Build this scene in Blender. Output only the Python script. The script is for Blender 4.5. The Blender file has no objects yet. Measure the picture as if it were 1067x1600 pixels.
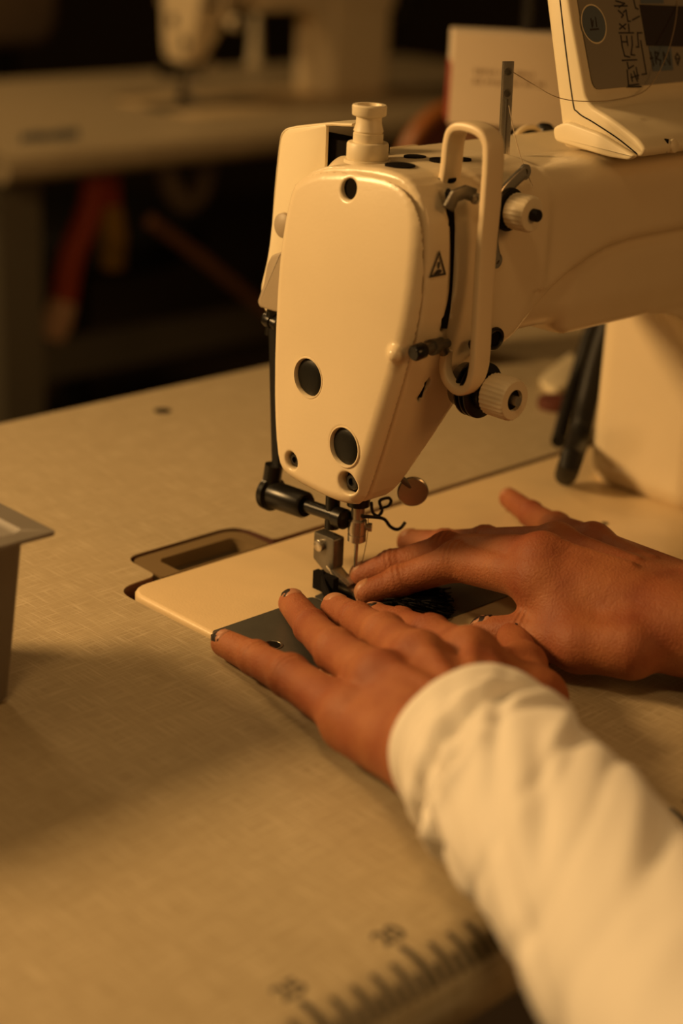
import bpy, bmesh, math, random
import numpy as np
from mathutils import Vector, Matrix
random.seed(7); np.random.seed(7)
MM = 0.001
C = bpy.context.scene.collection
sc = bpy.context.scene

# ------------------------------------------------------------------ camera, light, exposure
F = 2689.0; CX, CY = 533.5, 800.0
def _cam():
    ex = np.array([3465-CX, -(-93-CY), F]); ex /= np.linalg.norm(ex)
    ey = np.array([-2286-CX, -(-359-CY), F]); ey -= ex*(ey@ex); ey /= np.linalg.norm(ey)
    ez = -np.cross(ex, ey)
    M = np.array([ex, ey, ez])
    r, up, fw = M[:, 0], M[:, 1], M[:, 2]
    ray = (553-CX)*r-(925-CY)*up+F*fw
    return -ray*(330/-ray[2]), r, up, fw
CP, CR, CU, CF = _cam()
def ray(u, v): return (u-CX)*CR-(v-CY)*CU+F*CF
def at(u, v, ax, val):
    """where the sight line through a pixel meets a plane of the room (mm)"""
    d = ray(u, v); return CP+d*((val-CP[ax])/d[ax])
def atp(u, v, p0, n):
    d = ray(u, v); return CP+d*(((p0-CP)@n)/(d@n))
cd = bpy.data.cameras.new('camera'); cam = bpy.data.objects.new('camera', cd); C.objects.link(cam)
cd.sensor_fit = 'VERTICAL'; cd.sensor_height = 36; cd.lens = F/1600*36; cd.clip_start = .02; cd.clip_end = 30
mw = Matrix(((CR[0], CU[0], -CF[0], CP[0]*MM), (CR[1], CU[1], -CF[1], CP[1]*MM), (CR[2], CU[2], -CF[2], CP[2]*MM), (0, 0, 0, 1)))
cam.matrix_world = mw
cd.dof.use_dof = True; cd.dof.focus_distance = .775; cd.dof.aperture_fstop = 4.5
sc.camera = cam
sc.view_settings.view_transform = 'Standard'; sc.view_settings.look = 'None'
sc.view_settings.gamma = 1; sc.view_settings.use_curve_mapping = False
sc.view_settings.exposure = 0.0
w = bpy.data.worlds.new('world'); sc.world = w; w.use_nodes = True
w.node_tree.nodes['Background'].inputs[0].default_value = (1.0, .55, .19, 1)
w.node_tree.nodes['Background'].inputs[1].default_value = .085
def area(name, loc, target, size, power, col=(1, .60, .235)):
    l = bpy.data.lights.new(name, 'AREA'); l.size = size; l.energy = power; l.color = col; l.shape = 'DISK'
    o = bpy.data.objects.new(name, l); C.objects.link(o); o.location = Vector(loc)
    o.rotation_euler = (Vector(target)-Vector(loc)).to_track_quat('-Z', 'Y').to_euler(); return o
area('work_lamp_light', (-.63, .585, .55), (-.03, -.05, .06), .23, 10.8)
def spot(name, loc, target, size, power, ang, col=(1, .60, .235)):
    l = bpy.data.lights.new(name, 'SPOT'); l.shadow_soft_size = size; l.energy = power; l.color = col; l.spot_size = math.radians(ang); l.spot_blend = 1
    o = bpy.data.objects.new(name, l); C.objects.link(o); o.location = Vector(loc)
    o.rotation_euler = (Vector(target)-Vector(loc)).to_track_quat('-Z', 'Y').to_euler(); return o
spot('table_spot_light', (-.62, -.50, 1.10), (-.30, -.24, 0), .10, 13.0, 52)  # unseen spot shaped to brighten the foreground and spare the right hand
area('ceiling_light', (-.5, .3, 1.7), (0, 0, 0), .9, 2.6)
area('side_fill_light', (.25, -1.5, .75), (.05, -.05, .15), .5, 3.5, (1, .47, .14))  # unseen fill added to brighten the front of the arm
area('back_room_light', (.2, 1.7, 1.1), (.95, 1.3, 0), .4, 8.0)

# ------------------------------------------------------------------ materials
def mat(name, col, rough=.5, metal=0, noise=0, nscale=40, bump=0, bscale=800, sss=0, coat=0, spec=.5, emit=None):
    m = bpy.data.materials.new(name); m.use_nodes = True; nt = m.node_tree; b = nt.nodes['Principled BSDF']
    b.inputs['Base Color'].default_value = (*col, 1); b.inputs['Roughness'].default_value = rough
    b.inputs['Metallic'].default_value = metal; b.inputs['Specular IOR Level'].default_value = spec
    if coat: b.inputs['Coat Weight'].default_value = coat; b.inputs['Coat Roughness'].default_value = .15
    if sss:
        b.inputs['Subsurface Weight'].default_value = sss; b.inputs['Subsurface Radius'].default_value = (1, .35, .15)
        b.inputs['Subsurface Scale'].default_value = .004
    tc = nt.nodes.new('ShaderNodeTexCoord')
    if noise:
        n = nt.nodes.new('ShaderNodeTexNoise'); n.inputs['Scale'].default_value = nscale; n.inputs['Detail'].default_value = 6
        nt.links.new(tc.outputs['Object'], n.inputs['Vector'])
        mx = nt.nodes.new('ShaderNodeMix'); mx.data_type = 'RGBA'
        mx.inputs[6].default_value = (*[c*(1-noise) for c in col], 1); mx.inputs[7].default_value = (*[min(1, c*(1+noise)) for c in col], 1)
        nt.links.new(n.outputs['Fac'], mx.inputs[0]); nt.links.new(mx.outputs[2], b.inputs['Base Color'])
    if bump:
        n = nt.nodes.new('ShaderNodeTexNoise'); n.inputs['Scale'].default_value = bscale; n.inputs['Detail'].default_value = 3
        nt.links.new(tc.outputs['Object'], n.inputs['Vector'])
        bp = nt.nodes.new('ShaderNodeBump'); bp.inputs['Strength'].default_value = bump; bp.inputs['Distance'].default_value = .0006
        nt.links.new(n.outputs['Fac'], bp.inputs['Height']); nt.links.new(bp.outputs[0], b.inputs['Normal'])
    return m
cream = mat('cream_enamel', (.74, .62, .42), .27, noise=.05, nscale=30, bump=.10, bscale=500)
bed_m = mat('cream_bed_enamel', (.66, .51, .30), .42, noise=.06, nscale=60, bump=.2, bscale=900)
cream2 = mat('cream_plastic', (.78, .68, .47), .40, noise=.05, nscale=50)
knob_m = mat('ivory_plastic', (.74, .64, .45), .45, noise=.10, nscale=60)
guard_m = mat('cream_painted_wire', (.76, .62, .41), .38, noise=.05)
greycream = mat('greyish_plastic', (.36, .29, .20), .5, noise=.08)
black = mat('black_metal', (.009, .008, .007), .28, noise=.3, spec=.32)
blackp = mat('black_plastic', (.009, .008, .007), .5, spec=.25)
rubber = mat('black_rubber', (.006, .006, .005), .42, bump=.1, spec=.22)
dark = mat('recess_shade', (.008, .006, .005), .9, spec=.08)  # near-black colour standing in for shade in holes, slots and openings
steel = mat('polished_steel', (.50, .46, .39), .26, metal=.85, noise=.15, nscale=200)
dsteel = mat('dull_steel', (.17, .155, .13), .36, metal=.75, noise=.25, nscale=150, bump=.2)
plate_m = mat('grey_slide_plate', (.105, .10, .085), .42, metal=.55, noise=.12, nscale=120, bump=.1)
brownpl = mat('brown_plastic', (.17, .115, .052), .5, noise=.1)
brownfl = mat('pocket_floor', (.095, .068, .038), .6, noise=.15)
redgap = mat('reddish_gap', (.085, .028, .013), .8)
ink = mat('printed_ink', (.03, .025, .02), .6)
cloth_b = mat('black_cloth', (.006, .005, .005), .9, bump=.5, bscale=1500, spec=.12)
thread_m = mat('beige_thread', (.36, .26, .15), .6)
grey_bin = mat('grey_translucent_plastic', (.15, .13, .105), .5, noise=.1)
overlay = mat('panel_overlay', (.25, .225, .18), .45, noise=.04)
lcd = mat('dark_display', (.020, .010, .008), .15)
bluegrey = mat('blue_grey_print', (.105, .135, .165), .5)
carton_w = mat('white_carton', (.60, .50, .37), .7, noise=.04)
carton_r = mat('red_carton_side', (.30, .05, .03), .6)
polish = mat('black_nail_polish', (.010, .006, .006), .18, coat=.5)
wood_o = mat('orange_bentwood', (.40, .14, .035), .4, noise=.2, nscale=15)
wood_d = mat('dark_red_seat_pad', (.10, .022, .010), .7, noise=.2)
wood_b = mat('brown_wood', (.13, .055, .022), .6, noise=.3, nscale=12)
table_leg_m = mat('grey_steel_leg', (.12, .105, .075), .5)
floor_m = mat('dark_floor', (.035, .022, .013), .7, noise=.4, nscale=5)
wall_m = mat('dark_wall', (.05, .035, .022), .9, noise=.3, nscale=3)
red_m = mat('red_handle', (.50, .075, .026), .5)
yel_m = mat('mustard_handle', (.50, .30, .035), .5)
pale_m = mat('pale_rubber', (.75, .50, .34), .6)
greyf = mat('grey_fabric', (.30, .24, .17), .8, noise=.2)
shirt_dark = mat('dark_brown_fabric', (.05, .03, .02), .9)

def weave(name, base, light, darkc):
    m = bpy.data.materials.new(name); m.use_nodes = True; nt = m.node_tree; b = nt.nodes['Principled BSDF']
    b.inputs['Roughness'].default_value = .42
    tc = nt.nodes.new('ShaderNodeTexCoord'); outs = []
    for sx, sy in ((50, 1350), (1350, 50)):
        mp = nt.nodes.new('ShaderNodeMapping'); mp.inputs['Scale'].default_value = (sx, sy, 40)
        n = nt.nodes.new('ShaderNodeTexNoise'); n.inputs['Scale'].default_value = 1; n.inputs['Detail'].default_value = 2.5
        nt.links.new(tc.outputs['Object'], mp.inputs[0]); nt.links.new(mp.outputs[0], n.inputs['Vector']); outs.append(n)
    ad = nt.nodes.new('ShaderNodeMath'); ad.operation = 'MAXIMUM'
    nt.links.new(outs[0].outputs['Fac'], ad.inputs[0]); nt.links.new(outs[1].outputs['Fac'], ad.inputs[1])
    r = nt.nodes.new('ShaderNodeValToRGB'); r.color_ramp.elements[0].position = .40; r.color_ramp.elements[1].position = .74
    r.color_ramp.elements[0].color = (*darkc, 1); r.color_ramp.elements[1].color = (*light, 1)
    e = r.color_ramp.elements.new(.57); e.color = (*base, 1)
    nt.links.new(ad.outputs[0], r.inputs[0]); nt.links.new(r.outputs[0], b.inputs['Base Color'])
    return m
lam = weave('linen_laminate', (.42, .34, .215), (.56, .475, .33), (.36, .285, .175))

def skin_mat():
    m = bpy.data.materials.new('skin'); m.use_nodes = True; nt = m.node_tree; b = nt.nodes['Principled BSDF']
    b.inputs['Roughness'].default_value = .58; b.inputs['Specular IOR Level'].default_value = .32; b.inputs['Subsurface Weight'].default_value = .12
    b.inputs['Subsurface Radius'].default_value = (1, .3, .12); b.inputs['Subsurface Scale'].default_value = .004
    tc = nt.nodes.new('ShaderNodeTexCoord')
    n = nt.nodes.new('ShaderNodeTexNoise'); n.inputs['Scale'].default_value = 45; n.inputs['Detail'].default_value = 5
    nt.links.new(tc.outputs['Object'], n.inputs['Vector'])
    r = nt.nodes.new('ShaderNodeValToRGB'); r.color_ramp.elements[0].position = .3; r.color_ramp.elements[1].position = .7
    r.color_ramp.elements[0].color = (.235, .064, .026, 1); r.color_ramp.elements[1].color = (.35, .130, .052, 1)
    nt.links.new(n.outputs['Fac'], r.inputs[0]); nt.links.new(r.outputs[0], b.inputs['Base Color'])
    v = nt.nodes.new('ShaderNodeTexNoise'); v.inputs['Scale'].default_value = 900; v.inputs['Detail'].default_value = 3
    n3 = nt.nodes.new('ShaderNodeTexNoise'); n3.inputs['Scale'].default_value = 160; n3.inputs['Detail'].default_value = 3
    nt.links.new(tc.outputs['Object'], v.inputs['Vector']); nt.links.new(tc.outputs['Object'], n3.inputs['Vector'])
    ad = nt.nodes.new('ShaderNodeMath'); ad.operation = 'ADD'
    nt.links.new(v.outputs['Fac'], ad.inputs[0]); nt.links.new(n3.outputs['Fac'], ad.inputs[1])
    bp = nt.nodes.new('ShaderNodeBump'); bp.inputs['Strength'].default_value = .5; bp.inputs['Distance'].default_value = .0008
    nt.links.new(ad.outputs[0], bp.inputs['Height']); nt.links.new(bp.outputs[0], b.inputs['Normal'])
    return m
skin = skin_mat()
nail_m = mat('bare_nail', (.40, .19, .10), .45, noise=.1, spec=.35)
def chipped():
    m = mat('chipped_polish_nail', (.40, .19, .11), .4, spec=.4); nt = m.node_tree; b = nt.nodes['Principled BSDF']
    tc = nt.nodes.new('ShaderNodeTexCoord'); n = nt.nodes.new('ShaderNodeTexNoise'); n.inputs['Scale'].default_value = 190; n.inputs['Detail'].default_value = 3
    nt.links.new(tc.outputs['Object'], n.inputs['Vector']); r = nt.nodes.new('ShaderNodeValToRGB')
    r.color_ramp.elements[0].position = .47; r.color_ramp.elements[0].color = (.40, .19, .11, 1)
    r.color_ramp.elements[1].position = .51; r.color_ramp.elements[1].color = (.012, .008, .008, 1)
    nt.links.new(n.outputs['Fac'], r.inputs[0]); nt.links.new(r.outputs[0], b.inputs['Base Color']); return m
chip_m = chipped()
def cotton():
    m = mat('white_jersey_cotton', (.76, .72, .66), .85, bump=.25, bscale=1600)
    m.node_tree.nodes['Principled BSDF'].inputs['Sheen Weight'].default_value = .25; return m
shirt = cotton()

# ------------------------------------------------------------------ helpers (all shapes in millimetres)
def link(name, me, m, parent=None):
    o = bpy.data.objects.new(name, me); C.objects.link(o)
    if m is not None and not me.materials: me.materials.append(m)
    if parent is not None: o.parent = parent
    return o
def obj(name, V, Fc, m, parent=None, smooth=True, sharp=40):
    V = np.asarray(V, float)
    me = bpy.data.meshes.new(name); me.from_pydata((V*MM).tolist(), [], [list(map(int, f)) for f in Fc]); me.update()
    if smooth:
        me.polygons.foreach_set('use_smooth', [True]*len(me.polygons))
        if sharp: me.set_sharp_from_angle(angle=math.radians(sharp))
    return link(name, me, m, parent)
def thing(name, label, cat, loc=(0, 0, 0), group=None):
    o = bpy.data.objects.new(name, None); C.objects.link(o); o.empty_display_size = .02
    o.location = [c*MM for c in loc]; o['label'] = label; o['category'] = cat
    if group: o['group'] = group
    return o
def tag(o, label, cat, group=None):
    o['label'] = label; o['category'] = cat
    if group: o['group'] = group
    return o
def copy_tree(o, parent=None):
    c = o.copy(); C.objects.link(c); c.parent = parent
    for ch in list(o.children): copy_tree(ch, c)
    return c
class Geo:
    def __init__(s): s.V = []; s.F = []
    def add(s, V, Fc):
        n = len(s.V); s.V += [tuple(v) for v in V]; s.F += [[i+n for i in f] for f in Fc]; return s
    def box(s, c, d, R=None):
        c = np.array(c, float); h = np.array(d, float)/2
        V = np.array([(x, y, z) for x in (-1, 1) for y in (-1, 1) for z in (-1, 1)])*h
        if R is not None: V = V@np.array(R).T
        return s.add(V+c, [(0, 1, 3, 2), (4, 6, 7, 5), (0, 4, 5, 1), (2, 3, 7, 6), (0, 2, 6, 4), (1, 5, 7, 3)])
    def tube(s, P, r, n=12, caps=True, flat=None):
        """sweep a round section along P; r scalar or list; flat=(a,b,ref) sweeps a rounded strap instead"""
        P = [np.array(p, float) for p in P]; m = len(P); r = [r]*m if np.isscalar(r) else list(r)
        T = [P[min(i+1, m-1)]-P[max(i-1, 0)] for i in range(m)]; T = [t/(np.linalg.norm(t)+1e-9) for t in T]
        ref = np.array([0, 0, 1.]) if abs(T[0][2]) < .9 else np.array([1., 0, 0])
        a = np.cross(T[0], ref); a /= np.linalg.norm(a); V = []
        for i in range(m):
            a = a-T[i]*(a@T[i]); a /= np.linalg.norm(a); b = np.cross(T[i], a)
            if flat:
                e = np.array(flat[2], float); e = e-T[i]*(e@T[i]); e /= np.linalg.norm(e); g = np.cross(T[i], e)
                for k in range(n):
                    th = 2*math.pi*k/n; c_, s_ = math.cos(th), math.sin(th); q = .45
                    V.append(P[i]+e*(flat[0] if np.isscalar(flat[0]) else flat[0][i])*np.sign(c_)*abs(c_)**q+g*flat[1]*np.sign(s_)*abs(s_)**q)
            else:
                for k in range(n):
                    th = 2*math.pi*k/n; V.append(P[i]+r[i]*(a*math.cos(th)+b*math.sin(th)))
        Fc = [(i*n+k, i*n+(k+1) % n, (i+1)*n+(k+1) % n, (i+1)*n+k) for i in range(m-1) for k in range(n)]
        if caps: Fc += [list(range(n))[::-1], [(m-1)*n+k for k in range(n)]]
        return s.add(V, Fc)
    def lathe(s, prof, o, ax, n=40, knurl=0, kn=30):
        """prof: (distance along axis, radius)"""
        o = np.array(o, float); ax = np.array(ax, float); ax /= np.linalg.norm(ax)
        ref = np.array([0, 0, 1.]) if abs(ax[2]) < .9 else np.array([1., 0, 0])
        a = np.cross(ax, ref); a /= np.linalg.norm(a); b = np.cross(ax, a); V = []
        for i, p in enumerate(prof):
            t, r = p[0], p[1]; kk = knurl if len(p) > 2 else 0
            for k in range(n):
                th = 2*math.pi*k/n; rr = r*(1+kk*(math.cos(kn*th)))
                V.append(o+ax*t+rr*(a*math.cos(th)+b*math.sin(th)))
        m = len(prof)
        Fc = [(i*n+k, i*n+(k+1) % n, (i+1)*n+(k+1) % n, (i+1)*n+k) for i in range(m-1) for k in range(n)]
        Fc += [list(range(n))[::-1], [(m-1)*n+k for k in range(n)]]
        return s.add(V, Fc)
    def prism(s, poly, z0, z1, f, bev=0, seg=3):
        """extrude a 2-D outline along w from z0 to z1 with rounded rims; f(u,v,w)->xyz"""
        p = np.array(poly, float); n = len(p)
        area2 = sum(p[i][0]*p[(i+1) % n][1]-p[(i+1) % n][0]*p[i][1] for i in range(n))
        if area2 < 0: p = p[::-1]
        e = np.roll(p, -1, 0)-p; e /= np.linalg.norm(e, axis=1)[:, None]+1e-9
        nr = np.stack([e[:, 1], -e[:, 0]], 1); vn = nr+np.roll(nr, 1, 0); vn /= np.linalg.norm(vn, axis=1)[:, None]+1e-9
        cs = np.clip((vn*nr).sum(1), .5, 1); vn /= cs[:, None]
        rings = []
        if bev:
            for k in range(seg+1):
                a = math.pi/2*k/seg; rings.append((bev*(1-math.sin(a)), z0+bev*(1-math.cos(a))))
            for k in range(seg+1):
                a = math.pi/2*k/seg; rings.append((bev*(1-math.cos(a)), z1-bev*(1-math.sin(a))))
        else: rings = [(0, z0), (0, z1)]
        V = []
        for off, z in rings:
            q = p-vn*off; V += [f(a, b, z) for a, b in q]
        m = len(rings)
        Fc = [(i*n+k, i*n+(k+1) % n, (i+1)*n+(k+1) % n, (i+1)*n+k) for i in range(m-1) for k in range(n)]
        Fc += [list(range(n))[::-1], [(m-1)*n+k for k in range(n)]]
        return s.add(V, Fc)
    def build(s, name, m, parent=None, smooth=True, sharp=40): return obj(name, s.V, s.F, m, parent, smooth, sharp)
XY = lambda a, b, w: (a, b, w)
YZ = lambda a, b, w: (w, a, b)
XZ = lambda a, b, w: (a, w, b)
def rrect(x0, x1, y0, y1, r, n=6):
    P = []
    for cx, cy, a0 in ((x1-r, y1-r, 0), (x0+r, y1-r, 90), (x0+r, y0+r, 180), (x1-r, y0+r, 270)):
        for k in range(n+1):
            a = math.radians(a0+90*k/n); P.append((cx+r*math.cos(a), cy+r*math.sin(a)))
    return P
def smooth_poly(P, n=4, closed=True):
    P = [np.array(p, float) for p in P]; m = len(P); out = []
    for i in range(m if closed else m-1):
        g = (lambda j: P[j % m]) if closed else (lambda j: P[min(max(j, 0), m-1)])
        p0, p1, p2, p3 = g(i-1), g(i), g(i+1), g(i+2)
        for k in range(n):
            t = k/n; out.append(.5*((2*p1)+(-p0+p2)*t+(2*p0-5*p1+4*p2-p3)*t*t+(-p0+3*p1-3*p2+p3)*t**3))
    if not closed: out.append(P[-1])
    return out
def roundp(P, r, n=5):
    """round the corners of an outline; r scalar or list"""
    P = [np.array(p, float) for p in P]; m = len(P); r = [r]*m if np.isscalar(r) else r; out = []
    for i in range(m):
        a, b, c = P[i-1], P[i], P[(i+1) % m]
        u = a-b; v = c-b; lu, lv = np.linalg.norm(u), np.linalg.norm(v)
        d = min(r[i], lu*.48, lv*.48)
        p, q = b+u/lu*d, b+v/lv*d
        for k in range(n+1):
            t = k/n; out.append((1-t)**2*p+2*t*(1-t)*b+t*t*q)
    return out
def curve_mesh(name, loops, z0, z1, m, parent=None):
    """flat sheet with holes: first loop outer"""
    cu = bpy.data.curves.new(name, 'CURVE'); cu.dimensions = '2D'; cu.fill_mode = 'BOTH'; cu.extrude = (z1-z0)/2*MM
    for L in loops:
        sp = cu.splines.new('POLY'); sp.points.add(len(L)-1); sp.use_cyclic_u = True
        for p, q in zip(sp.points, L): p.co = (q[0]*MM, q[1]*MM, 0, 1)
    o = bpy.data.objects.new(name, cu); C.objects.link(o)
    dg = bpy.context.evaluated_depsgraph_get(); me = bpy.data.meshes.new_from_object(o.evaluated_get(dg))
    C.objects.unlink(o); bpy.data.objects.remove(o); bpy.data.curves.remove(cu)
    me.name = name
    for v in me.vertices: v.co.z += (z0+z1)/2*MM
    return me
def text_mesh(s, size, o, ex, ey, name, m, parent, thick=.15):
    cu = bpy.data.curves.new(name, 'FONT'); cu.body = s; cu.size = size*MM; cu.align_x = 'CENTER'; cu.align_y = 'CENTER'; cu.extrude = thick*MM/2; cu.offset = .0002
    t = bpy.data.objects.new(name, cu); C.objects.link(t)
    dg = bpy.context.evaluated_depsgraph_get(); me = bpy.data.meshes.new_from_object(t.evaluated_get(dg))
    C.objects.unlink(t); bpy.data.objects.remove(t); bpy.data.curves.remove(cu)
    ex = np.array(ex, float); ey = np.array(ey, float); ez = np.cross(ex, ey)
    for v in me.vertices:
        p = np.array(o)*MM+v.co.x*ex+v.co.y*ey+v.co.z*ez; v.co = p
    me.materials.clear(); return link(name, me, m, parent)

# --- signed distance modelling (cast metal and hands)
def ln(a): return np.sqrt((a*a).sum(-1))
def smin(a, b, k):
    h = np.clip(.5+.5*(b-a)/k, 0, 1); return b+(a-b)*h-k*h*(1-h)
def smax(a, b, k): return -smin(-a, -b, k)
def cone(P, a, b, ra, rb):
    a = np.array(a, float); b = np.array(b, float); ab = b-a
    t = np.clip(((P-a)@ab)/(ab@ab), 0, 1); return ln(P-a-t[:, None]*ab)-(ra+(rb-ra)*t)
def rbox(P, lo, hi, r):
    lo = np.array(lo, float); hi = np.array(hi, float); q = np.abs(P-(lo+hi)/2)-(hi-lo)/2+r
    return ln(np.maximum(q, 0))+np.minimum(q.max(-1), 0)-r
def poly2(Q, poly):
    """signed distance to a closed polygon in 2-D"""
    p = np.array(poly, float); n = len(p); d = np.full(len(Q), 1e9); s = np.ones(len(Q), bool)
    for i in range(n):
        a, b = p[i], p[i-1]; e = b-a; wv = Q-a
        t = np.clip((wv@e)/(e@e), 0, 1); bb = wv-t[:, None]*e; d = np.minimum(d, (bb*bb).sum(-1))
        c1 = Q[:, 1] >= a[1]; c2 = Q[:, 1] < b[1]; c3 = e[0]*wv[:, 1] > e[1]*wv[:, 0]
        s ^= (c1 & c2 & c3) | (~c1 & ~c2 & ~c3)
    return np.sqrt(d)*np.where(s, 1, -1)
def extr(d2, wlo, whi, w, r):
    dw = np.abs(w-(wlo+whi)/2)-(whi-wlo)/2+r; d2 = d2+r
    return np.minimum(np.maximum(d2, dw), 0)+np.sqrt(np.maximum(d2, 0)**2+np.maximum(dw, 0)**2)-r
def sdf_mesh(f, lo, hi, h):
    lo = np.array(lo, float); hi = np.array(hi, float); N = np.ceil((hi-lo)/h).astype(int)+1
    ax = [lo[i]+h*np.arange(N[i]) for i in range(3)]
    G = np.stack(np.meshgrid(*ax, indexing='ij'), -1).reshape(-1, 3)
    B = 8; nb = (N+B-1)//B            # coarse blocks first, fine samples only near the surface
    bi = np.stack(np.meshgrid(*[np.arange(k) for k in nb], indexing='ij'), -1).reshape(-1, 3)
    bv = f(lo+h*(bi*B+(B-1)/2)).reshape(nb)
    val = bv.repeat(B, 0).repeat(B, 1).repeat(B, 2)[:N[0], :N[1], :N[2]].copy()
    near = (np.abs(val) < B*h*.9+5).reshape(-1); ids = np.flatnonzero(near); vf = val.reshape(-1)
    for i in range(0, len(ids), 300000): vf[ids[i:i+300000]] = f(G[ids[i:i+300000]])
    val = vf.reshape(N)
    M = N-1; cnt = np.zeros(M, int); acc = np.zeros((*M, 3))
    def sl(a, o): return a[o[0]:o[0]+M[0], o[1]:o[1]+M[1], o[2]:o[2]+M[2]]
    for a in range(3):
        b, c = [i for i in range(3) if i != a]
        for ib in (0, 1):
            for ic in (0, 1):
                o0 = [0, 0, 0]; o0[b] = ib; o0[c] = ic; o1 = list(o0); o1[a] = 1
                v0, v1 = sl(val, o0), sl(val, o1); cr = (v0 < 0) != (v1 < 0)
                t = np.where(cr, v0/(v0-v1+1e-12), 0); off = np.zeros((*M, 3)); off[..., b] = ib; off[..., c] = ic; off[..., a] = t
                acc += off*cr[..., None]; cnt += cr
    act = cnt > 0; idx = -np.ones(M, int); idx[act] = np.arange(act.sum())
    ijk = np.argwhere(act); V = lo+h*(ijk+acc[act]/cnt[act][:, None])
    Fs = []
    for a in range(3):
        b, c = (a+1) % 3, (a+2) % 3
        o1 = [0, 0, 0]; o1[a] = 1
        A = val[:N[0]-o1[0], :N[1]-o1[1], :N[2]-o1[2]] < 0; B = val[o1[0]:, o1[1]:, o1[2]:] < 0
        e = np.argwhere(A != B); e = e[(e[:, b] > 0) & (e[:, c] > 0) & (e[:, b] < M[b]) & (e[:, c] < M[c])]
        q = []
        for db, dc in ((1, 1), (0, 1), (0, 0), (1, 0)):
            g = e.copy(); g[:, b] -= db; g[:, c] -= dc; q.append(idx[g[:, 0], g[:, 1], g[:, 2]])
        q = np.stack(q, 1); fl = ~A[e[:, 0], e[:, 1], e[:, 2]]; q[fl] = q[fl][:, ::-1]; Fs.append(q)
    Fc = np.concatenate(Fs); Fc = Fc[(Fc >= 0).all(1)]
    def grad(V):
        g = np.empty_like(V); e = .35*h
        for i in range(3):
            d = np.zeros(3); d[i] = e; g[:, i] = (f(V+d)-f(V-d))/(2*e)
        return g
    for _ in range(2):
        g = grad(V); fv = f(V); V = V-np.clip(fv/np.maximum((g*g).sum(1), .2), -h*.5, h*.5)[:, None]*g
    g = grad(V); nn = np.maximum(ln(g), 1e-6); return V, Fc, g/nn[:, None]
def sdf_obj(name, f, lo, hi, h, m, parent=None, normals=True):
    V, Fc, Nn = sdf_mesh(f, lo, hi, h)
    o = obj(name, V, Fc, m, parent, sharp=0)
    if normals: o.data.normals_split_custom_set_from_vertices(Nn.tolist())
    return o
# ------------------------------------------------------------------ the room
FZ = -760
def struct(name, V, Fc, m):
    o = obj(name, V, Fc, m, smooth=False); o['kind'] = 'structure'; return o
g = Geo().box((900, 1400, FZ-20), (6400, 6400, 40)); struct('floor', g.V, g.F, floor_m)
g = Geo().box((900, 3900, 500), (6400, 60, 2600)); struct('wall_back', g.V, g.F, wall_m)
g = Geo().box((4070, 1400, 500), (60, 6400, 2600)); struct('wall_right', g.V, g.F, wall_m)
g = Geo().box((900, 1400, 1830), (6400, 6400, 60)); struct('ceiling', g.V, g.F, wall_m)
def settle(root, loc):
    L = Vector([c*MM for c in loc]); root.location = L
    for ch in root.children: ch.location = ch.location-L
    return root

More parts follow.
